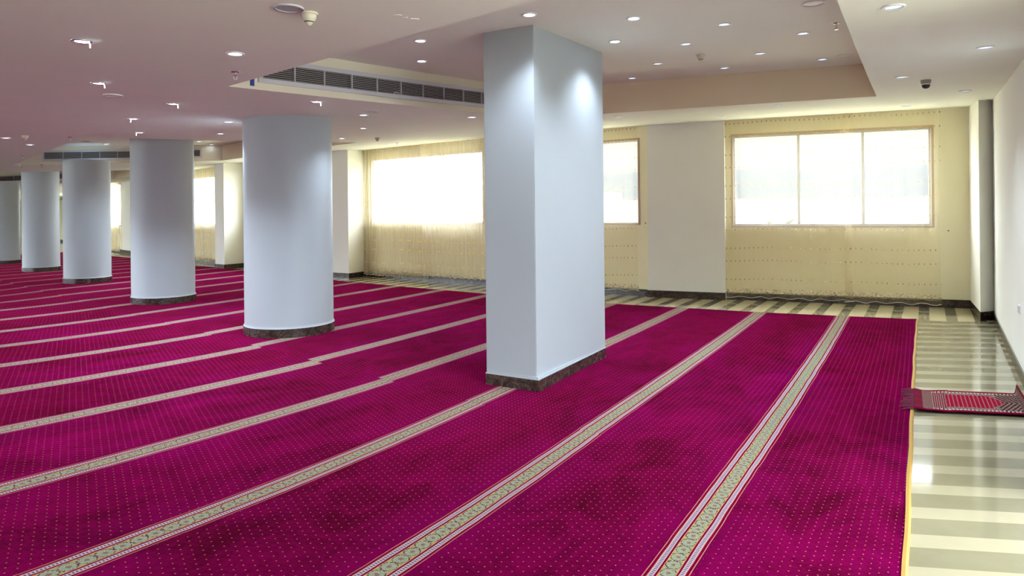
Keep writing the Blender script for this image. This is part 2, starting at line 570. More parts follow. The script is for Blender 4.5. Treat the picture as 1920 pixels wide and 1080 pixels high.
# --- baseboards
def baseboard(name, pts, h=.115, t=.014, closed=False):
    bm = bmesh.new()
    for p, q in zip(pts, pts[1:]):
        pb, qb = back(p, q, -t)
        prism(bm, [p, q, qb, pb], FZ, h)
    bmesh.ops.recalc_face_normals(bm, faces=bm.faces)
    return tag(mesh_obj(name, bm, M_MARBLE), kind='structure')


baseboard('baseboard_right', [(3.04, 3.80), (6.72, 9.83)], .10)
baseboard('baseboard_back', [(2.44, 12.789), P1R]); baseboard('baseboard_back', [N3, CW])
baseboard('baseboard_back', [B2, N2]); baseboard('baseboard_back', [N1, A2])
baseboard('baseboard_back', [P2L, P3BR]); baseboard('baseboard_far', [P3BL, F4]); baseboard('baseboard_far', [F4, F5]); baseboard('baseboard_far', [F5, FE])


def pier_base(pts):
    bm = bmesh.new()
    c = Vector((sum(p[0] for p in pts) / len(pts), sum(p[1] for p in pts) / len(pts)))
    o = []
    for p in pts:
        d = (Vector(p) - c); o.append(tuple(c + d * (1 + .016 / max(d.length, .1) * 1.4)))
    prism(bm, o, FZ, .115); bmesh.ops.recalc_face_normals(bm, faces=bm.faces)
    return tag(mesh_obj('baseboard_back', bm, M_MARBLE), kind='structure')


pier_base([P2N, N1, (-3.9, 17.9), (-4.75, 17.6), P2L])
pier_base([P3N, P3BR, P3BL, (-8.4, 20.9), P3L])
pier_base([(6.48, 9.76), (6.74, 9.86), (7.45, 10.95), (7.17, 11.05)])


# ------------------------------------------------------------------ columns
def round_column(x, y, r, ztop, label):
    e = empty('round_column', (x, y, 0), label=label, cat='column', group='columns standing on the carpet')
    bm = bmesh.new()
    lathe(bm, [(r + .014, .112), (r + .004, .125), (r, .15), (r, ztop)], 96)
    mesh_obj('shaft', bm, M_COLUMN, e, True)
    bm = bmesh.new()
    lathe(bm, [(r - .1, .001), (r + .016, .001), (r + .016, .112), (r - .1, .112)], 96)
    o = mesh_obj('marble_base', bm, M_MARBLE, e, False)
    o['label'] = 'dark marble skirting ring'
    return e


HI = lambda x, y: ZL(x, y) + COFFER + .03
LO = lambda x, y: ZL(x, y) + .05
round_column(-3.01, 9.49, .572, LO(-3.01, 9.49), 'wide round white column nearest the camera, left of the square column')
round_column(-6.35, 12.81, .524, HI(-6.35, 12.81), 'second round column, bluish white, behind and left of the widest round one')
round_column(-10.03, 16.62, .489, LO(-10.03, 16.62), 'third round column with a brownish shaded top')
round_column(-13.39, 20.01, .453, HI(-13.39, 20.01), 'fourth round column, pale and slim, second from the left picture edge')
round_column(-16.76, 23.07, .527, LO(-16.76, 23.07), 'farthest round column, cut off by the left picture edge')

e = empty('square_column', (.2, 6.2, 0), label='large rectangular white column with dark marble base in the middle of the carpet', cat='column',
          group='columns standing on the carpet')
sq = [Vector((0, 0)), Vector((.79, 1.38)), Vector((.34, 1.65)), Vector((-.45, .27))]
bm = bmesh.new()
prism(bm, [tuple(p) for p in sq], .10, ZL(.2, 6.4) + .6)
bmesh.ops.bevel(bm, geom=[ed for ed in bm.edges if abs(ed.verts[0].co.z - ed.verts[1].co.z) > 1], offset=.006, segments=2, affect='EDGES')
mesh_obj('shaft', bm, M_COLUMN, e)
cc = sum(sq, Vector((0, 0))) / 4


def grow(p, d):
    ax = (sq[1] - sq[0]).normalized(); ay = (sq[3] - sq[0]).normalized()
    v = p - cc; return tuple(cc + ax * (v.dot(ax) + math.copysign(d, v.dot(ax))) + ay * (v.dot(ay) + math.copysign(d, v.dot(ay))))


bm = bmesh.new(); prism(bm, [grow(p, .018) for p in sq], .001, .10)
mesh_obj('marble_base', bm, M_MARBLE, e)['label'] = 'dark veined marble skirting'
bm = bmesh.new(); prism(bm, [grow(p, .018) for p in sq], .10, .108); prism(bm, [grow(p, .006) for p in sq], .108, .125)
mesh_obj('ledge', bm, M_COLUMN, e)

# ------------------------------------------------------------------ carpets
FAR = [-0.999, -10.8829, -2.4664, 0.9749, -0.0241, -0.1832, 0.0414, -0.038, -0.0355]
NEAR = [-1.0048, -10.2205, -4.3168, 2.1753, -0.0061, -0.6301, 1.2949, 0.0292, -1.5954, -0.4245, -0.8608]


def stripe_u(c, k, v):                            # where stripe k runs at depth v: the carpet lies slightly fanned
    kk = min(max(k, -1.3), 18.0); w = (max(v, -1.0) - 6) / 5; q = kk / 10
    if c is NEAR: w = max(w, -1.1)
    b = (1, q, q * q, q ** 3, w, w * q, w * q * q, w * w, w * w * q, w * q ** 3, w * w * q * q)
    u = sum(a * d for a, d in zip(c, b))
    if k > 18: u -= (k - 18) * 1.12
    if k > 3.2:                                   # the rolls were cut slightly out of register at the seam
        sv = 5.41 - .22 * (u + 5.66)
        u += (.04 * max(0, 1 - abs(v - sv) / 2.5)) if c is NEAR else (-.022 * max(0, 1 - abs(v - sv) / 2.5))
    if c is NEAR and k < 3.2:                     # the first rows meet the far panel almost without a step
        f = min(1, max(0, (v - 2.2) / 2.4)) * min(1, max(0, (3.2 - k) / 1.2)) * .85
        if f > 0: u += (stripe_u(FAR, k, v) - u) * f
    return u


def seam_v(u):
    return 5.41 - .22 * (u + 5.66) if u < -1.5 else 4.5


def carpet(name, c, near, label):
    """pile slab; UV = (stripe count, metres along the stripes)."""
    bm = bmesh.new(); uvl = bm.loops.layers.uv.new('UVMap')
    ks = [i * .25 for i in range(-4, 100)]
    nv = 26
    grid = {}
    for i, k in enumerate(ks):
        for j in range(nv + 1):
            t = j / nv
            vs = 6.0
            for _ in range(4):
                u = stripe_u(c, k, vs)
                lo, hi = ((-3.0, seam_v(u)) if near else (seam_v(u), edge_v(u)))
                vs = lo + (hi - lo) * t
            u = min(stripe_u(c, k, vs), -.135 - .005 * (9 - vs) * 0 + max(0, 9 - vs) * .006)
            if k == ks[0]: u = -.135 + max(0, 9 - vs) * .006
            x, y = W(u, vs)
            grid[i, j] = (bm.verts.new((x, y, 0.0 if not near else -.0005)), (k, vs, u))
    # local stripe count at clipped places
    def kk(i, j):
        k, v, u = grid[i, j][1]
        if i == 0 or abs(u - stripe_u(c, k, v)) > 1e-4:
            d = (stripe_u(c, k, v) - u)
            return k + d / 1.08
        return k
    for i in range(len(ks) - 1):
        for j in range(nv):
            q = [(i, j), (i, j + 1), (i + 1, j + 1), (i + 1, j)]
            if (grid[q[0]][0].co - grid[q[3]][0].co).length < 1e-4 and (grid[q[1]][0].co - grid[q[2]][0].co).length < 1e-4: continue
            f = bm.faces.new([grid[a][0] for a in q])
            for l, a in zip(f.loops, q): l[uvl].uv = (kk(*a), grid[a][1][1])
    bmesh.ops.recalc_face_normals(bm, faces=bm.faces)
    if sum(f.normal.z for f in bm.faces) < 0: bmesh.ops.reverse_faces(bm, faces=bm.faces)
    bnd = [e_ for e_ in bm.edges if e_.is_boundary]
    r = bmesh.ops.extrude_edge_only(bm, edges=bnd)
    for v in [g for g in r['geom'] if isinstance(g, bmesh.types.BMVert)]: v.co.z = FZ
    bmesh.ops.recalc_face_normals(bm, faces=bm.faces)
    e = empty(name, (0, 0, 0), label=label, cat='carpet', group='fitted prayer carpet rolls')
    mesh_obj('pile', bm, M_CARPET, e)
    return e


CARP_N = carpet('prayer_carpet', NEAR, True, 'magenta dotted carpet with ornate cream stripes filling the foreground up to the seam')
CARP_F = carpet('prayer_carpet', FAR, False, 'magenta dotted carpet with cream stripes beyond the seam, reaching the tiled strip by the windows')


def binding(parent, v0, v1, mat, nm):
    bm = bmesh.new(); n = 24; prev = None
    for i in range(n + 1):
        v = v0 + (v1 - v0) * i / n; u = -.135 + max(0, 9 - v) * .006 + .003 * math.sin(v * 5)
        ring = [bm.verts.new((*W(u + du, v), z)) for du, z in ((-.004, FZ), (-.006, .003), (.010, .004), (.019, -.003), (.020, FZ))]
        if prev:
            for a in range(4): bm.faces.new((prev[a], prev[a + 1], ring[a + 1], ring[a]))
        prev = ring
    bmesh.ops.recalc_face_normals(bm, faces=bm.faces)
    mesh_obj(nm, bm, mat, parent)['label'] = 'yellow cloth edge binding'


M_BIND = painted('yellow_binding_tape', (.38, .22, .05), .7)
M_BINDW = painted('pale_binding_tape', (.88, .80, .58), .7)
binding(CARP_N, -3.0, 4.55, M_BIND, 'edge_binding')
binding(CARP_F, 4.5, 11.40, M_BIND, 'edge_binding')


# ------------------------------------------------------------------ prayer rug on the right
def rug_mat():
    M = Mat('woven_prayer_rug').set(rough=.9, spec=.04)
    A, B = M.uv()                       # A along 0..1, B across 0..1
    bb = (B - .5).abs() * 2
    fine = M.noise(M.vec(A * 8, B * 4, 0), 14, 3, .8)
    base = M.mix(fine, (.075, .004, .013), (.16, .008, .03))
    ribs = ((A * 30).frac() - .5).abs().lt(.13)
    speck = M.noise(M.vec(A * 30, B * 14, 0), 3, 2).gt(.52)
    c = base
    tan = (.24, .17, .135)
    c = M.mix(A.between(.07, .155), c, M.mix(fine, (.10, .03, .03), (.17, .10, .085)))
    lines = ((A * 60).frac()).lt(.35) * A.between(.15, .25) * bb.lt(.86)
    c = M.mix(lines, c, tan)
    # body
    body = A.between(.25, .90) * bb.lt(.86)
    c = M.mix(body, c, M.mix(speck, (.10, .04, .04), (.26, .19, .155)))
    zig = (((A * 26) + (bb * 4.0)).frac()).lt(.42)
    c = M.mix(body * A.gt(.66) * zig, c, (.025, .004, .008))
    # niche: straight then pointed to the right
    halfw = (1.0 - ((A - .60) * (1 / .12)).max(0.0)) * .58
    niche = A.gt(.26) * (halfw - bb).gt(0.0)
    c = M.mix(niche, c, M.mix(ribs, (.20, .0, .022), (.26, .09, .07)))
    c = M.mix(A.between(.90, .965), c, M.mix(fine, (.10, .035, .035), (.19, .11, .09)))
    dotb = bb.between(.74, .86) * ((A * 34).frac()).lt(.45) * A.between(.15, .92)
    c = M.mix(dotb, c, (.36, .30, .25))
    c = M.mix(bb.gt(.90), c, (.15, .0, .026))
    M.color(c)
    M.bump(M.noise(M.vec(A * 60, B * 50, 0), 4, 2), .4, .003)
    return M.m


RUG = empty('prayer_rug', (3.30, 5.80, 0), label='small patterned burgundy prayer rug lying across the tiles beside the right wall', cat='rug')
rl0, rl1 = Vector((3.12, 5.49)), Vector((3.46, 6.10))     # left end near / far
rdir = Vector((.975, -.215)).normalized()
bm = bmesh.new(); uvl = bm.loops.layers.uv.new('UVMap')
NA, NB = 60, 14
g = {}
for i in range(NA + 1):
    for j in range(NB + 1):
        a, b = i / NA, j / NB
        s = a * .93
        p = rl0.lerp(rl1, b) + rdir * s
        z = .006 + .004 * math.sin(a * 17 + b * 3) * (a < .3) + .010 * math.exp(-((a - .02) / .04) ** 2)
        if a > .83: z += .09 * ((a - .83) / .17) ** 1.6 * .9; p = rl0.lerp(rl1, b) + rdir * (.772 + (a - .83) * .12)
        if a < .09: z += .003 * math.sin(b * 22)
        g[i, j] = (bm.verts.new((p.x - 3.30, p.y - 5.80, z)), (a, b))
for i in range(NA):
    for j in range(NB):
        q = [(i, j), (i + 1, j), (i + 1, j + 1), (i, j + 1)]
        f = bm.faces.new([g[x][0] for x in q]); f.smooth = True
        for l, x in zip(f.loops, q): l[uvl].uv = g[x][1]
top = bm.faces[:]
r = bmesh.ops.extrude_face_region(bm, geom=top)
for v in [x for x in r['geom'] if isinstance(x, bmesh.types.BMVert)]: v.co.z += .004
bmesh.ops.recalc_face_normals(bm, faces=bm.faces)
mesh_obj('rug_weave', bm, rug_mat(), RUG, True)
bm = bmesh.new()
for k in range(46):
    b = (k + .5) / 46
    p = rl0.lerp(rl1, b) - Vector((3.30, 5.80))
    d = -rdir * (.075 + .02 * rnd.random()) + Vector((rnd.uniform(-.01, .01), rnd.uniform(-.02, .02)))
    m = p + d * .5
    tube(bm, [(p.x + .004, p.y, .012), (m.x, m.y, .014 + .006 * rnd.random()), (p.x + d.x, p.y + d.y, .005)], .0035, 5)
mesh_obj('fringe', bm, flat('burgundy_fringe', (.13, .006, .035), .9), RUG)['label'] = 'burgundy thread fringe'


# ------------------------------------------------------------------ curtains
def curtain(p, q, s0, s1, z0, amp, waves, mat, off, label, group, seed=0, zt=None):
    rr = random.Random(seed)
    L = math.hypot(q[0] - p[0], q[1] - p[1]); d = Vector(((q[0] - p[0]) / L, (q[1] - p[1]) / L))
    pb, _ = back(p, q, -1.0); n = Vector((pb[0] - p[0], pb[1] - p[1])).normalized()
    o = Vector(p) + d * s0
    bm = bmesh.new(); uvl = bm.loops.layers.uv.new('UVMap')
    NS, NZ = int(60 + waves * 10), 30
    ph = [rr.uniform(0, 6.28) for _ in range(5)]
    g = {}
    for i in range(NS + 1):
        t = i / NS
        for j in range(NZ + 1):
            h = j / NZ
            w = waves * 2 * math.pi * t
            y = amp * (math.sin(w + ph[0] + .6 * math.sin(w * .31 + ph[1])) + .45 * math.sin(w * 2.3 + ph[2] + h * .8)) * (.75 + .35 * (1 - h))
            y += .02 * math.sin(w * .17 + ph[3]) * (1 - h)
            s = s0 + (s1 - s0) * t + .012 * math.sin(h * 5 + t * 9)
            P = Vector(p) + d * s + n * (off + y)
            zt_ = ZL(P.x, P.y) - .004
            zb = z0 + .012 * math.sin(w * .7 + ph[4]) + .012 * rr.random() * 0
            g[i, j] = (bm.verts.new((P.x - o.x, P.y - o.y, zb + (zt_ - zb) * h)), (s + seed * .37, zb + (zt_ - zb) * h))
    for i in range(NS):
        for j in range(NZ):
            qd = [(i, j), (i + 1, j), (i + 1, j + 1), (i, j + 1)]
            f = bm.faces.new([g[x][0] for x in qd]); f.smooth = True
            for l, x in zip(f.loops, qd): l[uvl].uv = g[x][1]
    e = empty('sheer_curtain', (o.x, o.y, 0), label=label, cat='curtain', group=group)
    mesh_obj('curtain_cloth', bm, mat, e, True)
    bm = bmesh.new()
    pts = [tuple(g[i, 0][0].co) if False else None for i in range(0)]
    for i in range(0, NS + 1):
        t = i / NS
        w = waves * 2 * math.pi * t
        y = amp * (math.sin(w + ph[0] + .6 * math.sin(w * .31 + ph[1])) + .45 * math.sin(w * 2.3 + ph[2])) * 1.1 + .02 * math.sin(w * .17 + ph[3])
        s = s0 + (s1 - s0) * t + .012 * math.sin(t * 9)
        P = Vector(p) + d * s + n * (off + y)
        pts.append((P.x - o.x, P.y - o.y, z0 + .012 * math.sin(w * .7 + ph[4])))
    tube(bm, pts, .004, 5)
    mesh_obj('bottom_hem', bm, flat('white_hem_cord', (.85, .82, .74), .8), e)['label'] = 'white stitched bottom hem'
    return e


GC = 'sheer curtains at the windows'
curtain(N3, CW, .02, 2.03, .05, .020, 9, M_CURT, .08, 'flat sheer curtain, left panel of the wide clear window nearest the right wall', GC, 1)
curtain(N3, CW, 1.90, 3.27, .045, .022, 6, M_CURT, .13, 'flat sheer curtain, right panel of the wide clear window nearest the right wall', GC, 2)
curtain(B2, N2, .02, 1.76, .09, .018, 7, M_CURT, .07, 'sheer curtain panel on the window just right of the square column', GC, 3)
curtain(N1, A2, .04, 2.20, .05, .034, 22, M_CURTG, .09, 'gathered sheer curtain, left panel, seen between the widest round and square columns', GC, 4)
curtain(N1, A2, 2.12, 4.00, .14, .026, 15, M_CURTG, .19, 'gathered sheer curtain, right panel, touching the left outline of the square column', GC, 5)
curtain(P3BL, F4, .9, 5.2, .06, .034, 26, M_CURTG, .10, 'yellowish sheer curtain between the second round column and the free-standing pier', GC, 6)
curtain(F5, FE, .02, 4.1, .06, .036, 26, M_CURTG, .10, 'farthest visible sheer curtain, seen between the third and second round columns', GC, 7)


# ------------------------------------------------------------------ air vents in the recess sides
def vent(p, q, a, b, zlo, zhi, label, grp='long air vents in the ceiling recesses', cell=.36):
    """p->q the recess side; a..b metres along it; zlo/zhi above the lower ceiling."""
    L = math.hypot(q[0] - p[0], q[1] - p[1]); d = Vector(((q[0] - p[0]) / L, (q[1] - p[1]) / L))
    n = Vector((-d.y, d.x))
    if n.dot(Vector((-p[0], -p[1]))) < 0: n = -n
    o = Vector(p) + d * a
    e = empty('air_vent', (o.x, o.y, ZL(*o)), label=label, cat='vent', group=grp)
    z00 = ZL(*o)
    def pt(s, off, h):
        P = Vector(p) + d * s + n * off
        return (P.x - o.x, P.y - o.y, ZL(P.x, P.y) - z00 + h)
    def bar(bm, s0, s1, o0, o1, h0, h1, k=8):
        prev = None
        for i in range(k + 1):
            s = s0 + (s1 - s0) * i / k
            c = [bm.verts.new(pt(s, x, h)) for x, h in ((o0, h0), (o1, h0), (o1, h1), (o0, h1))]
            if prev:
                for m in range(4): bm.faces.new((prev[m], prev[(m + 1) % 4], c[(m + 1) % 4], c[m]))
            else: bm.faces.new(c)
            prev = c
        bm.faces.new(prev[::-1])
    bm = bmesh.new(); bar(bm, a, b, .002, .006, zlo, zhi); mesh_obj('duct_opening', bm, M_DARK, e)
    bm = bmesh.new(); t = .045
    bar(bm, a - t, b + t, .002, .022, zlo - t, zlo); bar(bm, a - t, b + t, .002, .022, zhi, zhi + t)
    bar(bm, a - t, a, .002, .022, zlo, zhi, 1); bar(bm, b, b + t, .002, .022, zlo, zhi, 1)
    bmesh.ops.recalc_face_normals(bm, faces=bm.faces); mesh_obj('vent_frame', bm, M_GREYF, e)
    bm = bmesh.new(); ns = 8
    for i in range(ns):
        h = zlo + (zhi - zlo) * (i + .5) / ns
        bar(bm, a, b, .006, .022, h - .0028, h + .0028)
    bmesh.ops.recalc_face_normals(bm, faces=bm.faces); mesh_obj('slats', bm, M_SLAT, e)
    k = int((b - a) / cell)
    for i in range(1, k):
        bm = bmesh.new()
        s = a + (b - a) * i / k; bar(bm, s - .005, s + .005, .006, .025, zlo, zhi, 1)
        bmesh.ops.recalc_face_normals(bm, faces=bm.faces); mesh_obj('divider_bar', bm, M_GREYF, e)
    return e


def seglen(p, q): return math.hypot(q[0] - p[0], q[1] - p[1])


vent(C1[0], C1[3], .35, seglen(C1[0], C1[3]) - .25, .115, .27, 'long dark slatted air vent in the ceiling recess left of the square column')
vent(C2[0], C2[3], .6, seglen(C2[0], C2[3]) - .55, .13, .29, 'long air vent in the recess behind the second round column')
vent(C3[0], C3[3], .6, seglen(C3[0], C3[3]) - .6, .13, .29, 'farthest air vent, in the recess above the two leftmost round columns')


# ------------------------------------------------------------------ things on the ceiling
def proto_downlight(clip):
    e = bpy.data.objects.new('downlight', None)
    parts = []
    bm = bmesh.new(); lathe(bm, [(.060, -.001), (.084, -.0005), (.088, -.006), (.084, -.012), (.066, -.014), (.060, -.008)], 32)
    parts.append(('trim_ring', bm, M_WPLASTIC if not clip else M_CHROME))
    bm = bmesh.new(); lathe(bm, [(.0, -.007), (.035, -.0065), (.0605, -.003)], 24)
    parts.append(('led_lens', bm, M_LED))
    if clip:
        bm = bmesh.new()
        x = .055
        tube(bm, [(x, 0, -.008), (x + .012, .004, -.03), (x + .015, .006, -.055), (x + .014, .006, -.075)], .0045, 8)
        parts.append(('loose_clip', bm, M_LED))
    ms = []
    for nm, bm, m in parts:
        bmesh.ops.scale(bm, vec=(.75, .75, .75 if nm != 'loose_clip' else .62), verts=bm.verts)
        me = bpy.data.meshes.new(nm); bmesh.ops.recalc_face_normals(bm, faces=bm.faces); bm.to_mesh(me); bm.free(); me.materials.append(m)
        for p in me.polygons: p.use_smooth = nm != 'loose_clip'
        ms.append((nm, me))
    return ms


DL, DLC = proto_downlight(False), proto_downlight(True)
DLB = [(nm, me if nm != 'led_lens' else me.copy()) for nm, me in DL]
for nm, me in DLB:
    if nm == 'led_lens': me.materials[0] = M_LEDB
LAMP = bpy.data.lights.new('downlight_beam', 'SPOT')
LAMP.energy = SPOT_W; LAMP.color = (.76, .88, 1.0); LAMP.spot_size = math.radians(118); LAMP.spot_blend = .9; LAMP.shadow_soft_size = .06
LAMPS = LAMP.copy(); LAMPS.energy = SPOT_W * 2.4


def downlight(x, y, label, hi=False, clip=False, r=0, on=True):
    z = ZL(x, y) + (COFFER if hi else 0)
    e = empty('downlight', (x, y, z), r, label, 'ceiling light', 'recessed ceiling downlights')
    for nm, me in (DLC if clip else DLB if x > 1.5 else DL):
        o = bpy.data.objects.new(nm, me); COL.objects.link(o); o.parent = e
    if on:
        l = bpy.data.objects.new('downlight_beam', LAMPS if x < -3.4 else LAMP); COL.objects.link(l); l.parent = e; l.location = (0, 0, -.03)
    return e


D = downlight
D(-2.80, 4.60, 'downlight with a dangling white clip, nearest in the left ceiling', clip=True)
D(-1.99, 5.09, 'round downlight in the left ceiling, close to the tip of the recess edge')
D(-3.62, 6.18, 'downlight with a short hanging clip beside a small ceiling speaker', clip=True)
D(-3.64, 7.58, 'downlight with a hanging clip, midway between the recess tip and the second round column', clip=True, r=.6)
D(-4.71, 8.78, 'bright downlight with a bent hanging clip above and left of the second round column', clip=True, r=2.6)
D(-5.52, 10.46, 'bright downlight with a clip right over the top of the second round column', clip=True, r=3.0)
D(-2.14, 7.73, 'downlight with a hanging clip above the widest round column, under the long vent', clip=True, r=.4)
D(-3.80, 9.46, 'downlight at the upper left of the widest round column')
D(-4.57, 11.07, 'downlight between the second and the widest round column, on the lower ceiling')
D(-1.92, 9.16, 'downlight beside the small speaker right of the widest round column')
D(-2.32, 11.05, 'downlight right of the widest round column, second toward the windows')
D(-3.12, 12.96, 'downlight touching the right outline of the widest round column')
D(-.55, 9.88, 'downlight below the long vent, next to the left side of the square column')
D(-7.55, 10.52, 'downlight at the left picture edge beside a smoke detector')
D(-8.01, 11.71, 'downlight below right of the smoke detector at the far left')
D(2.25, 4.13, 'large near downlight with bluish lens on the lower ceiling, top right')
D(3.69, 5.47, 'downlight near the top of the right wall')
D(3.90, 7.02, 'downlight right of the tan recess face, nearest its corner')
D(5.44, 8.43, 'downlight by the right wall corner, beyond the dark dome camera', on=False)
D(1.63, 10.66, 'small downlight below the tan recess face, next to the square column', on=False)
D(3.30, 11.11, 'small downlight above the left edge of the wide clear window', on=False)
D(3.66, 9.66, 'faint downlight just below the middle of the tan recess face', on=False)
D(5.86, 10.43, 'faint downlight above the right half of the wide clear window', on=False)
D(.16, 5.83, 'downlight right above the front edge of the square column', hi=True)
D(1.06, 6.04, 'downlight in the raised ceiling, first right of the square column at the top', hi=True)
D(1.04, 6.99, 'downlight that washes the right top edge of the square column', hi=True)
D(1.93, 6.35, 'raised-ceiling downlight, second from the square column in the top row', hi=True)
D(1.80, 7.21, 'raised-ceiling downlight directly above left of the smoke detector', hi=True)
D(1.75, 8.38, 'raised-ceiling downlight below left of the smoke detector', hi=True)
D(1.64, 9.51, 'raised-ceiling downlight closest to the tan face and the square column', hi=True, on=False)
D(2.79, 7.88, 'raised-ceiling downlight right of the smoke detector', hi=True)
D(2.69, 8.86, 'raised-ceiling downlight right next to the tan face, at its middle', hi=True)
D(2.84, 6.83, 'raised-ceiling downlight left of the chrome sprinkler', hi=True)
D(3.72, 8.40, 'raised-ceiling downlight beside the thin speaker at the recess corner', hi=True)
D(-.86, 6.73, 'nearer of two downlights in the raised ceiling left of the square column', hi=True)
D(-.98, 7.77, 'farther of two downlights in the raised ceiling left of the square column', hi=True)
D(-9.59, 16.65, 'downlight in the second recess, beside its small speaker', hi=True)
D(-8.43, 15.48, 'downlight in the second recess at the left outline of the second round column', hi=True)
D(-7.65, 17.24, 'downlight in the second recess, just right of the second round column', hi=True)
D(-7.85, 18.42, 'downlight in the second recess above the right end of its vent', hi=True, on=False)
D(-6.66, 17.24, 'downlight in the second recess at the left outline of the widest round column', hi=True, on=False)

# added fill fixtures outside the view, brightening the hall and left columns
for x, y, w in ((-1.6, 2.2, 'overhead, nearest the viewer'), (-4.2, 2.4, 'overhead, left of the viewer'), (-6.6, 4.6, 'in the hall left of the viewer'),
                (-7.2, 7.4, 'left of the second round column, out of the picture'), (-9.6, 8.8, 'farther left of the second round column'), (-9.2, 5.2, 'in the hall far left of the viewer'),
                (-11.8, 11.6, 'left of the third round column, out of the picture'), (-14.6, 14.8, 'left of the fourth round column, out of the picture'),
                (-12.6, 8.2, 'deep in the left part of the hall'), (-17.8, 18.0, 'left of the farthest round column, out of the picture')):
    D(x, y, 'added fill downlight ' + w)


def copy_tree(o, parent=None):
    c = o.copy(); COL.objects.link(c); c.parent = parent
    for ch in list(o.children): copy_tree(ch, c)
    return c


def speaker(x, y, r, hi, label, mat=M_SPEAKER):
    e = empty('ceiling_speaker', (x, y, ZL(x, y) + (COFFER if hi else 0)), 0, label, 'speaker', 'round ceiling speakers')
    bm = bmesh.new(); lathe(bm, [(r * .80, -.003), (r * .84, -.010), (r * .9, -.006), (r * .96, -.012), (r, -.008), (r, 0)], 48)
    mesh_obj('rim', bm, M_WPLASTIC if mat is not M_SPEAKER else flat('grey_rim', (.55, .55, .58), .4), e, True)
    bm = bmesh.new(); lathe(bm, [(0, -.006), (r * .5, -.006), (r * .81, -.004)], 48)
    mesh_obj('grille', bm, mat, e, True)
    return e


speaker(-1.23, 3.91, .083, False, 'large grey round speaker next to the nearest smoke detector')
speaker(-3.89, 6.88, .088, False, 'round speaker beside a downlight in the middle of the left ceiling', M_CEIL)
speaker(-1.74, 8.77, .090, False, 'round speaker between the widest round column and the long vent', M_CEIL)
speaker(2.44, 5.66, .088, True, 'bright white round speaker at the top of the raised ceiling, right side', M_WPLASTIC)
speaker(3.88, 8.18, .095, True, 'thin-rimmed speaker at the corner of the raised ceiling by the tan face', M_CEIL)
speaker(-9.55, 15.78, .10, True, 'small dark-looking speaker in the second recess', M_SPEAKER)


def smoke(x, y, hi, label, mat=M_PLASTIC, cat='smoke detector', name='smoke_detector'):
    e = empty(name, (x, y, ZL(x, y) + (COFFER if hi else 0)), 0, label, cat, 'ceiling smoke detectors' if cat == 'smoke detector' else None)
    bm = bmesh.new(); lathe(bm, [(.072, 0), (.075, -.012), (.068, -.016)], 32); mesh_obj('mounting_base', bm, M_PLASTIC, e, True)
    bm = bmesh.new(); lathe(bm, [(.062, -.014), (.058, -.045), (.050, -.058), (.047, -.060)], 32); mesh_obj('housing', bm, mat, e, True)
    bm = bmesh.new(); lathe(bm, [(.044, -.058), (.040, -.066)], 32); lathe(bm, [(.041, -.070), (.036, -.077)], 32); mesh_obj('air_slots', bm, M_BLACKP, e)
    bm = bmesh.new(); lathe(bm, [(.047, -.060), (.046, -.063), (.040, -.066), (.041, -.070), (.038, -.073), (.033, -.078), (.018, -.098), (.012, -.102), (0, -.104)], 32)
    mesh_obj('sensor_cone', bm, mat, e, True)
    e.scale = (.68, .68, .72)
    return e


smoke(-1.15, 4.03, False, 'cream cone-shaped smoke detector nearest the camera, beside the large speaker')
smoke(-2.51, 13.20, False, 'small smoke detector right of the widest round column, toward the windows')
smoke(-7.13, 10.32, False, 'yellowish smoke detector at the far left of the lower ceiling')
smoke(-11.29, 16.21, False, 'tiny smoke detector on the beam between the second and the farthest recess')
smoke(2.13, 7.88, True, 'cream smoke detector in the raised ceiling amid the downlights')

e = empty('dome_camera', (4.31, 7.31, ZL(4.31, 7.31)), 0, 'small dark dome camera hanging from the lower ceiling by the right wall', 'security camera')
bm = bmesh.new(); lathe(bm, [(0.048, 0), (.05, -.012), (.045, -.03), (.04, -.045)], 32); mesh_obj('camera_base', bm, flat('grey_green_plastic', (.30, .31, .24), .5), e, True)
bm = bmesh.new(); lathe(bm, [(.040, -.045), (.038, -.068), (.026, -.086), (0, -.093)], 32); mesh_obj('camera_dome', bm, M_BLACKP, e, True)
mesh_obj('dome_ring', (lambda b: (lathe(b, [(.041, -.043), (.043, -.048), (.040, -.052)], 32), b)[1])(bmesh.new()), M_WPLASTIC, e, True)

SPR = None


def sprinkler(x, y, hi, label):
    global SPR
    loc = (x, y, ZL(x, y) + (COFFER if hi else 0))
    if SPR is None:
        e = empty('fire_sprinkler', loc, 0, label, 'sprinkler', 'chrome fire sprinklers')
        bm = bmesh.new(); lathe(bm, [(.036, 0), (.034, -.005), (.018, -.012), (.012, -.012)], 24); mesh_obj('ceiling_plate', bm, M_CHROME, e, True)
        bm = bmesh.new(); lathe(bm, [(.010, 0), (.010, -.030), (.006, -.032), (.003, -.034), (.003, -.052), (0, -.053)], 16)
        for sx in (-1, 1): tube(bm, [(sx * .008, 0, -.028), (sx * .016, 0, -.042), (sx * .003, 0, -.060)], .0022, 6)
        mesh_obj('sprinkler_body', bm, M_CHROME, e)
        bm = bmesh.new(); lathe(bm, [(0, -.060), (.016, -.060), (.016, -.063), (0, -.064)], 16); mesh_obj('deflector', bm, M_CHROME, e)
        SPR = e
        return e
    c = copy_tree(SPR); c.location = loc; c['label'] = label
    return c


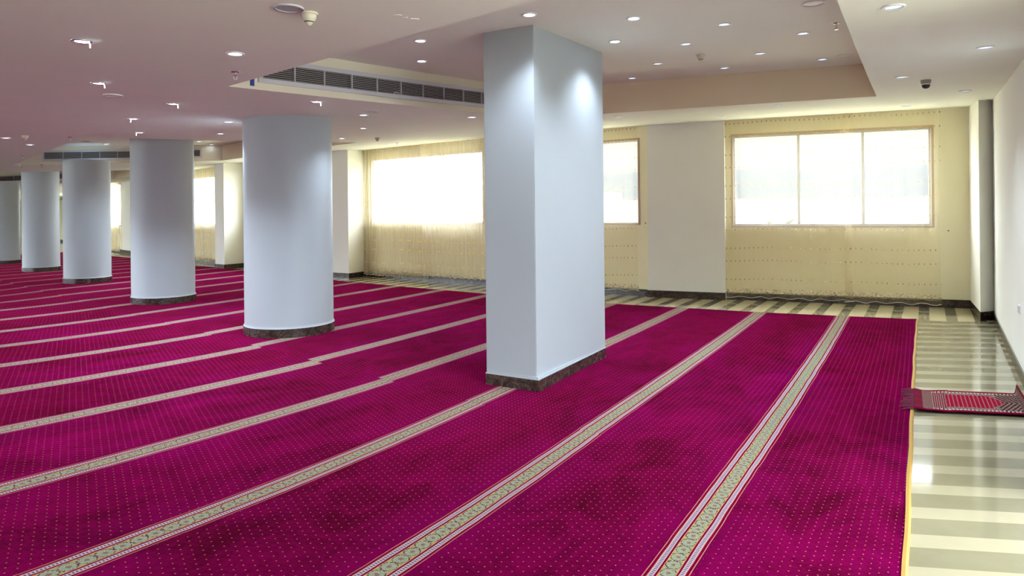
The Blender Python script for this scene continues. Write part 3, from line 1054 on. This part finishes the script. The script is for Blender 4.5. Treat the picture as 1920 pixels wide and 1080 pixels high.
sprinkler(-2.28, 5.83, False, 'fire sprinkler just left of the tip of the nearest recess')
sprinkler(-6.75, 10.78, False, 'fire sprinkler at the near corner of the second recess')
sprinkler(-9.61, 13.85, False, 'fire sprinkler on the left edge of the second recess')
sprinkler(-2.44, 15.06, False, 'fire sprinkler over the gathered curtain by the bright window')
sprinkler(-11.04, 16.54, False, 'fire sprinkler on the beam above the third round column')
sprinkler(2.97, 6.41, True, 'fire sprinkler in the raised ceiling near its right edge')

# little things on the ceiling and walls
for x, y, r, l, w in ((-.66, 4.11, .3, .055, 'left'), (-.62, 4.17, -.2, .04, 'middle'), (-.57, 4.21, .5, .05, 'right')):
    bm = bmesh.new()
    n = 9; pts = []
    for i in range(n):
        a = 2 * math.pi * i / n; k = .6 + .5 * rnd.random(); pts.append((l * .5 * k * math.cos(a), .010 * k * math.sin(a)))
    prism(bm, pts, -.003, 0)
    o = mesh_obj('tape_scrap', bm, M_WPLASTIC); o.location = (x, y, ZL(x, y)); o.rotation_euler = (0, 0, r - .3)
    tag(o, 'white scrap of peeled tape on the ceiling, %s of three above the long vent' % w, 'tape', 'peeled tape scraps')
p = Vector(C1[0]).lerp(Vector(C1[3]), .05)
bm = bmesh.new(); box(bm, -.022, .022, -.004, .002, .03, .13)
o = mesh_obj('blue_sticker', bm, M_BLUE); o.location = (p.x + .0, p.y - .0, ZL(p.x, p.y)); o.rotation_euler = (0, 0, math.atan2(C1[3][1] - C1[0][1], C1[3][0] - C1[0][0]))
tag(o, 'small blue sticker on the recess side beside the long vent', 'sticker')
# wire loop at the vent
p = Vector(C1[0]).lerp(Vector(C1[3]), .42); dv = (Vector(C1[3]) - Vector(C1[0])).normalized(); nv_ = Vector((dv.y, -dv.x))
bm = bmesh.new()
tube(bm, [(dv.x * .05 * math.cos(a) + nv_.x * .035, dv.y * .05 * math.cos(a) + nv_.y * .035, .10 + .035 * math.sin(a)) for a in [i * .35 - 1 for i in range(13)]], .003, 6)
o = mesh_obj('wire_loop', bm, M_WPLASTIC); o.location = (p.x, p.y, ZL(p.x, p.y)); tag(o, 'thin pale wire loop hanging from the long vent', 'wire')
# curtain hooks
for (x, y), z, w in (((5.86, 11.49), 2.98, 'over the wide clear window'),):
    bm = bmesh.new(); tube(bm, [(0, 0, .10), (0, -.02, .03), (0, -.02, 0), (.01, -.02, -.01)], .004, 6)
    o = mesh_obj('curtain_hook', bm, M_METAL); o.location = (x - .04, y - .10, ZL(x, y) - .10); tag(o, 'small metal curtain hook under the ceiling ' + w, 'hook')
for (x, y), z, w in (((6.86, 11.08), 1.20, 'right of the wide clear window'), ((2.44, 12.86), 1.33, 'right of the window beside the square column')):
    n = Vector((-.37, -.93)); bm = bmesh.new()
    tube(bm, [(0, 0, 0), (n.x * .02, n.y * .02, 0)], .006, 8); tube(bm, [(n.x * .02, n.y * .02, 0), (n.x * .026, n.y * .026, 0)], .013, 10)
    o = mesh_obj('curtain_peg', bm, flat('brass', (.35, .22, .08), .4, metal=.8)); o.location = (x, y, z); tag(o, 'small brown curtain peg on the wall ' + w, 'peg')

# wall socket on the right wall
wd = Vector((R1[0] - R0[0], R1[1] - R0[1])).normalized(); wn = Vector((-wd.y, wd.x))
pw = Vector(R0) + wd * ((Vector((4.742, 6.577)) - Vector(R0)).dot(wd))
e = empty('wall_socket', (pw.x, pw.y, .62), math.atan2(wd.y, wd.x), 'white double wall socket low on the right wall', 'socket')
bm = bmesh.new(); box(bm, -.075, .075, .0, .009, -.043, .043)
bmesh.ops.bevel(bm, geom=bm.edges[:], offset=.003, segments=2, affect='EDGES'); mesh_obj('face_plate', bm, M_WPLASTIC, e)
for sx in (-.037, .037):
    bm = bmesh.new(); box(bm, sx - .03, sx + .03, .009, .013, -.033, .033); mesh_obj('socket_insert', bm, flat('grey_insert', (.55, .56, .52), .5), e)


# ------------------------------------------------------------------ outdoors
def band_mat():
    M = Mat('banded_render_facade').set(rough=.8)
    x, y, z = M.obj()
    c = M.mix(z.gt(1.9), (.125, .125, .12), (.052, .056, .064))
    c = M.mix(z.gt(2.95), c, (.085, .083, .077))
    M.color(c); return M.m


bm = bmesh.new()
prism(bm, [(2, 27), (22, 20), (24, 25), (4, 32)], -.5, 7.0)
o = mesh_obj('house', bm, band_mat()); tag(o, 'pale building with a grey band outside the wide clear window', 'building')
bm = bmesh.new(); box(bm, -90, 90, -80, 90, -.3, -.2)
gr = mesh_obj('ground', bm, flat('pale_paving', (.62, .60, .54), .9)); tag(gr, kind='structure')
gr.rotation_euler = (0, 0, math.radians(-30))
# palm
e = empty('palm', (6.6, 17.6, -.5), 0, 'pale palm bush outside the lower left of the wide clear window', 'palm')
bm = bmesh.new(); tube(bm, [(0, 0, 0), (.03, 0, .7), (0, .04, 1.35)], .09, 10); mesh_obj('trunk', bm, flat('palm_trunk', (.35, .30, .24), .9), e)
bm = bmesh.new()
for k in range(16):
    a = 2 * math.pi * k / 16 + rnd.random() * .3; L = .75 + .3 * rnd.random(); el = .3 + .9 * rnd.random()
    prev = None
    for i in range(9):
        t = i / 8; r = L * t; z = 1.35 + math.sin(el) * r - .5 * t * t * L * .7; w = .10 * math.sin(math.pi * min(1, t * .9 + .1)) + .005
        c = Vector((math.cos(a) * r * math.cos(el * .6), math.sin(a) * r * math.cos(el * .6), z)); sd = Vector((-math.sin(a), math.cos(a), 0))
        cur = [bm.verts.new(c - sd * w - Vector((0, 0, .03))), bm.verts.new(c), bm.verts.new(c + sd * w - Vector((0, 0, .03)))]
        if prev:
            bm.faces.new((prev[0], prev[1], cur[1], cur[0])); bm.faces.new((prev[1], prev[2], cur[2], cur[1]))
        prev = cur
mesh_obj('fronds', bm, flat('palm_green', (.13, .16, .12), .7), e)
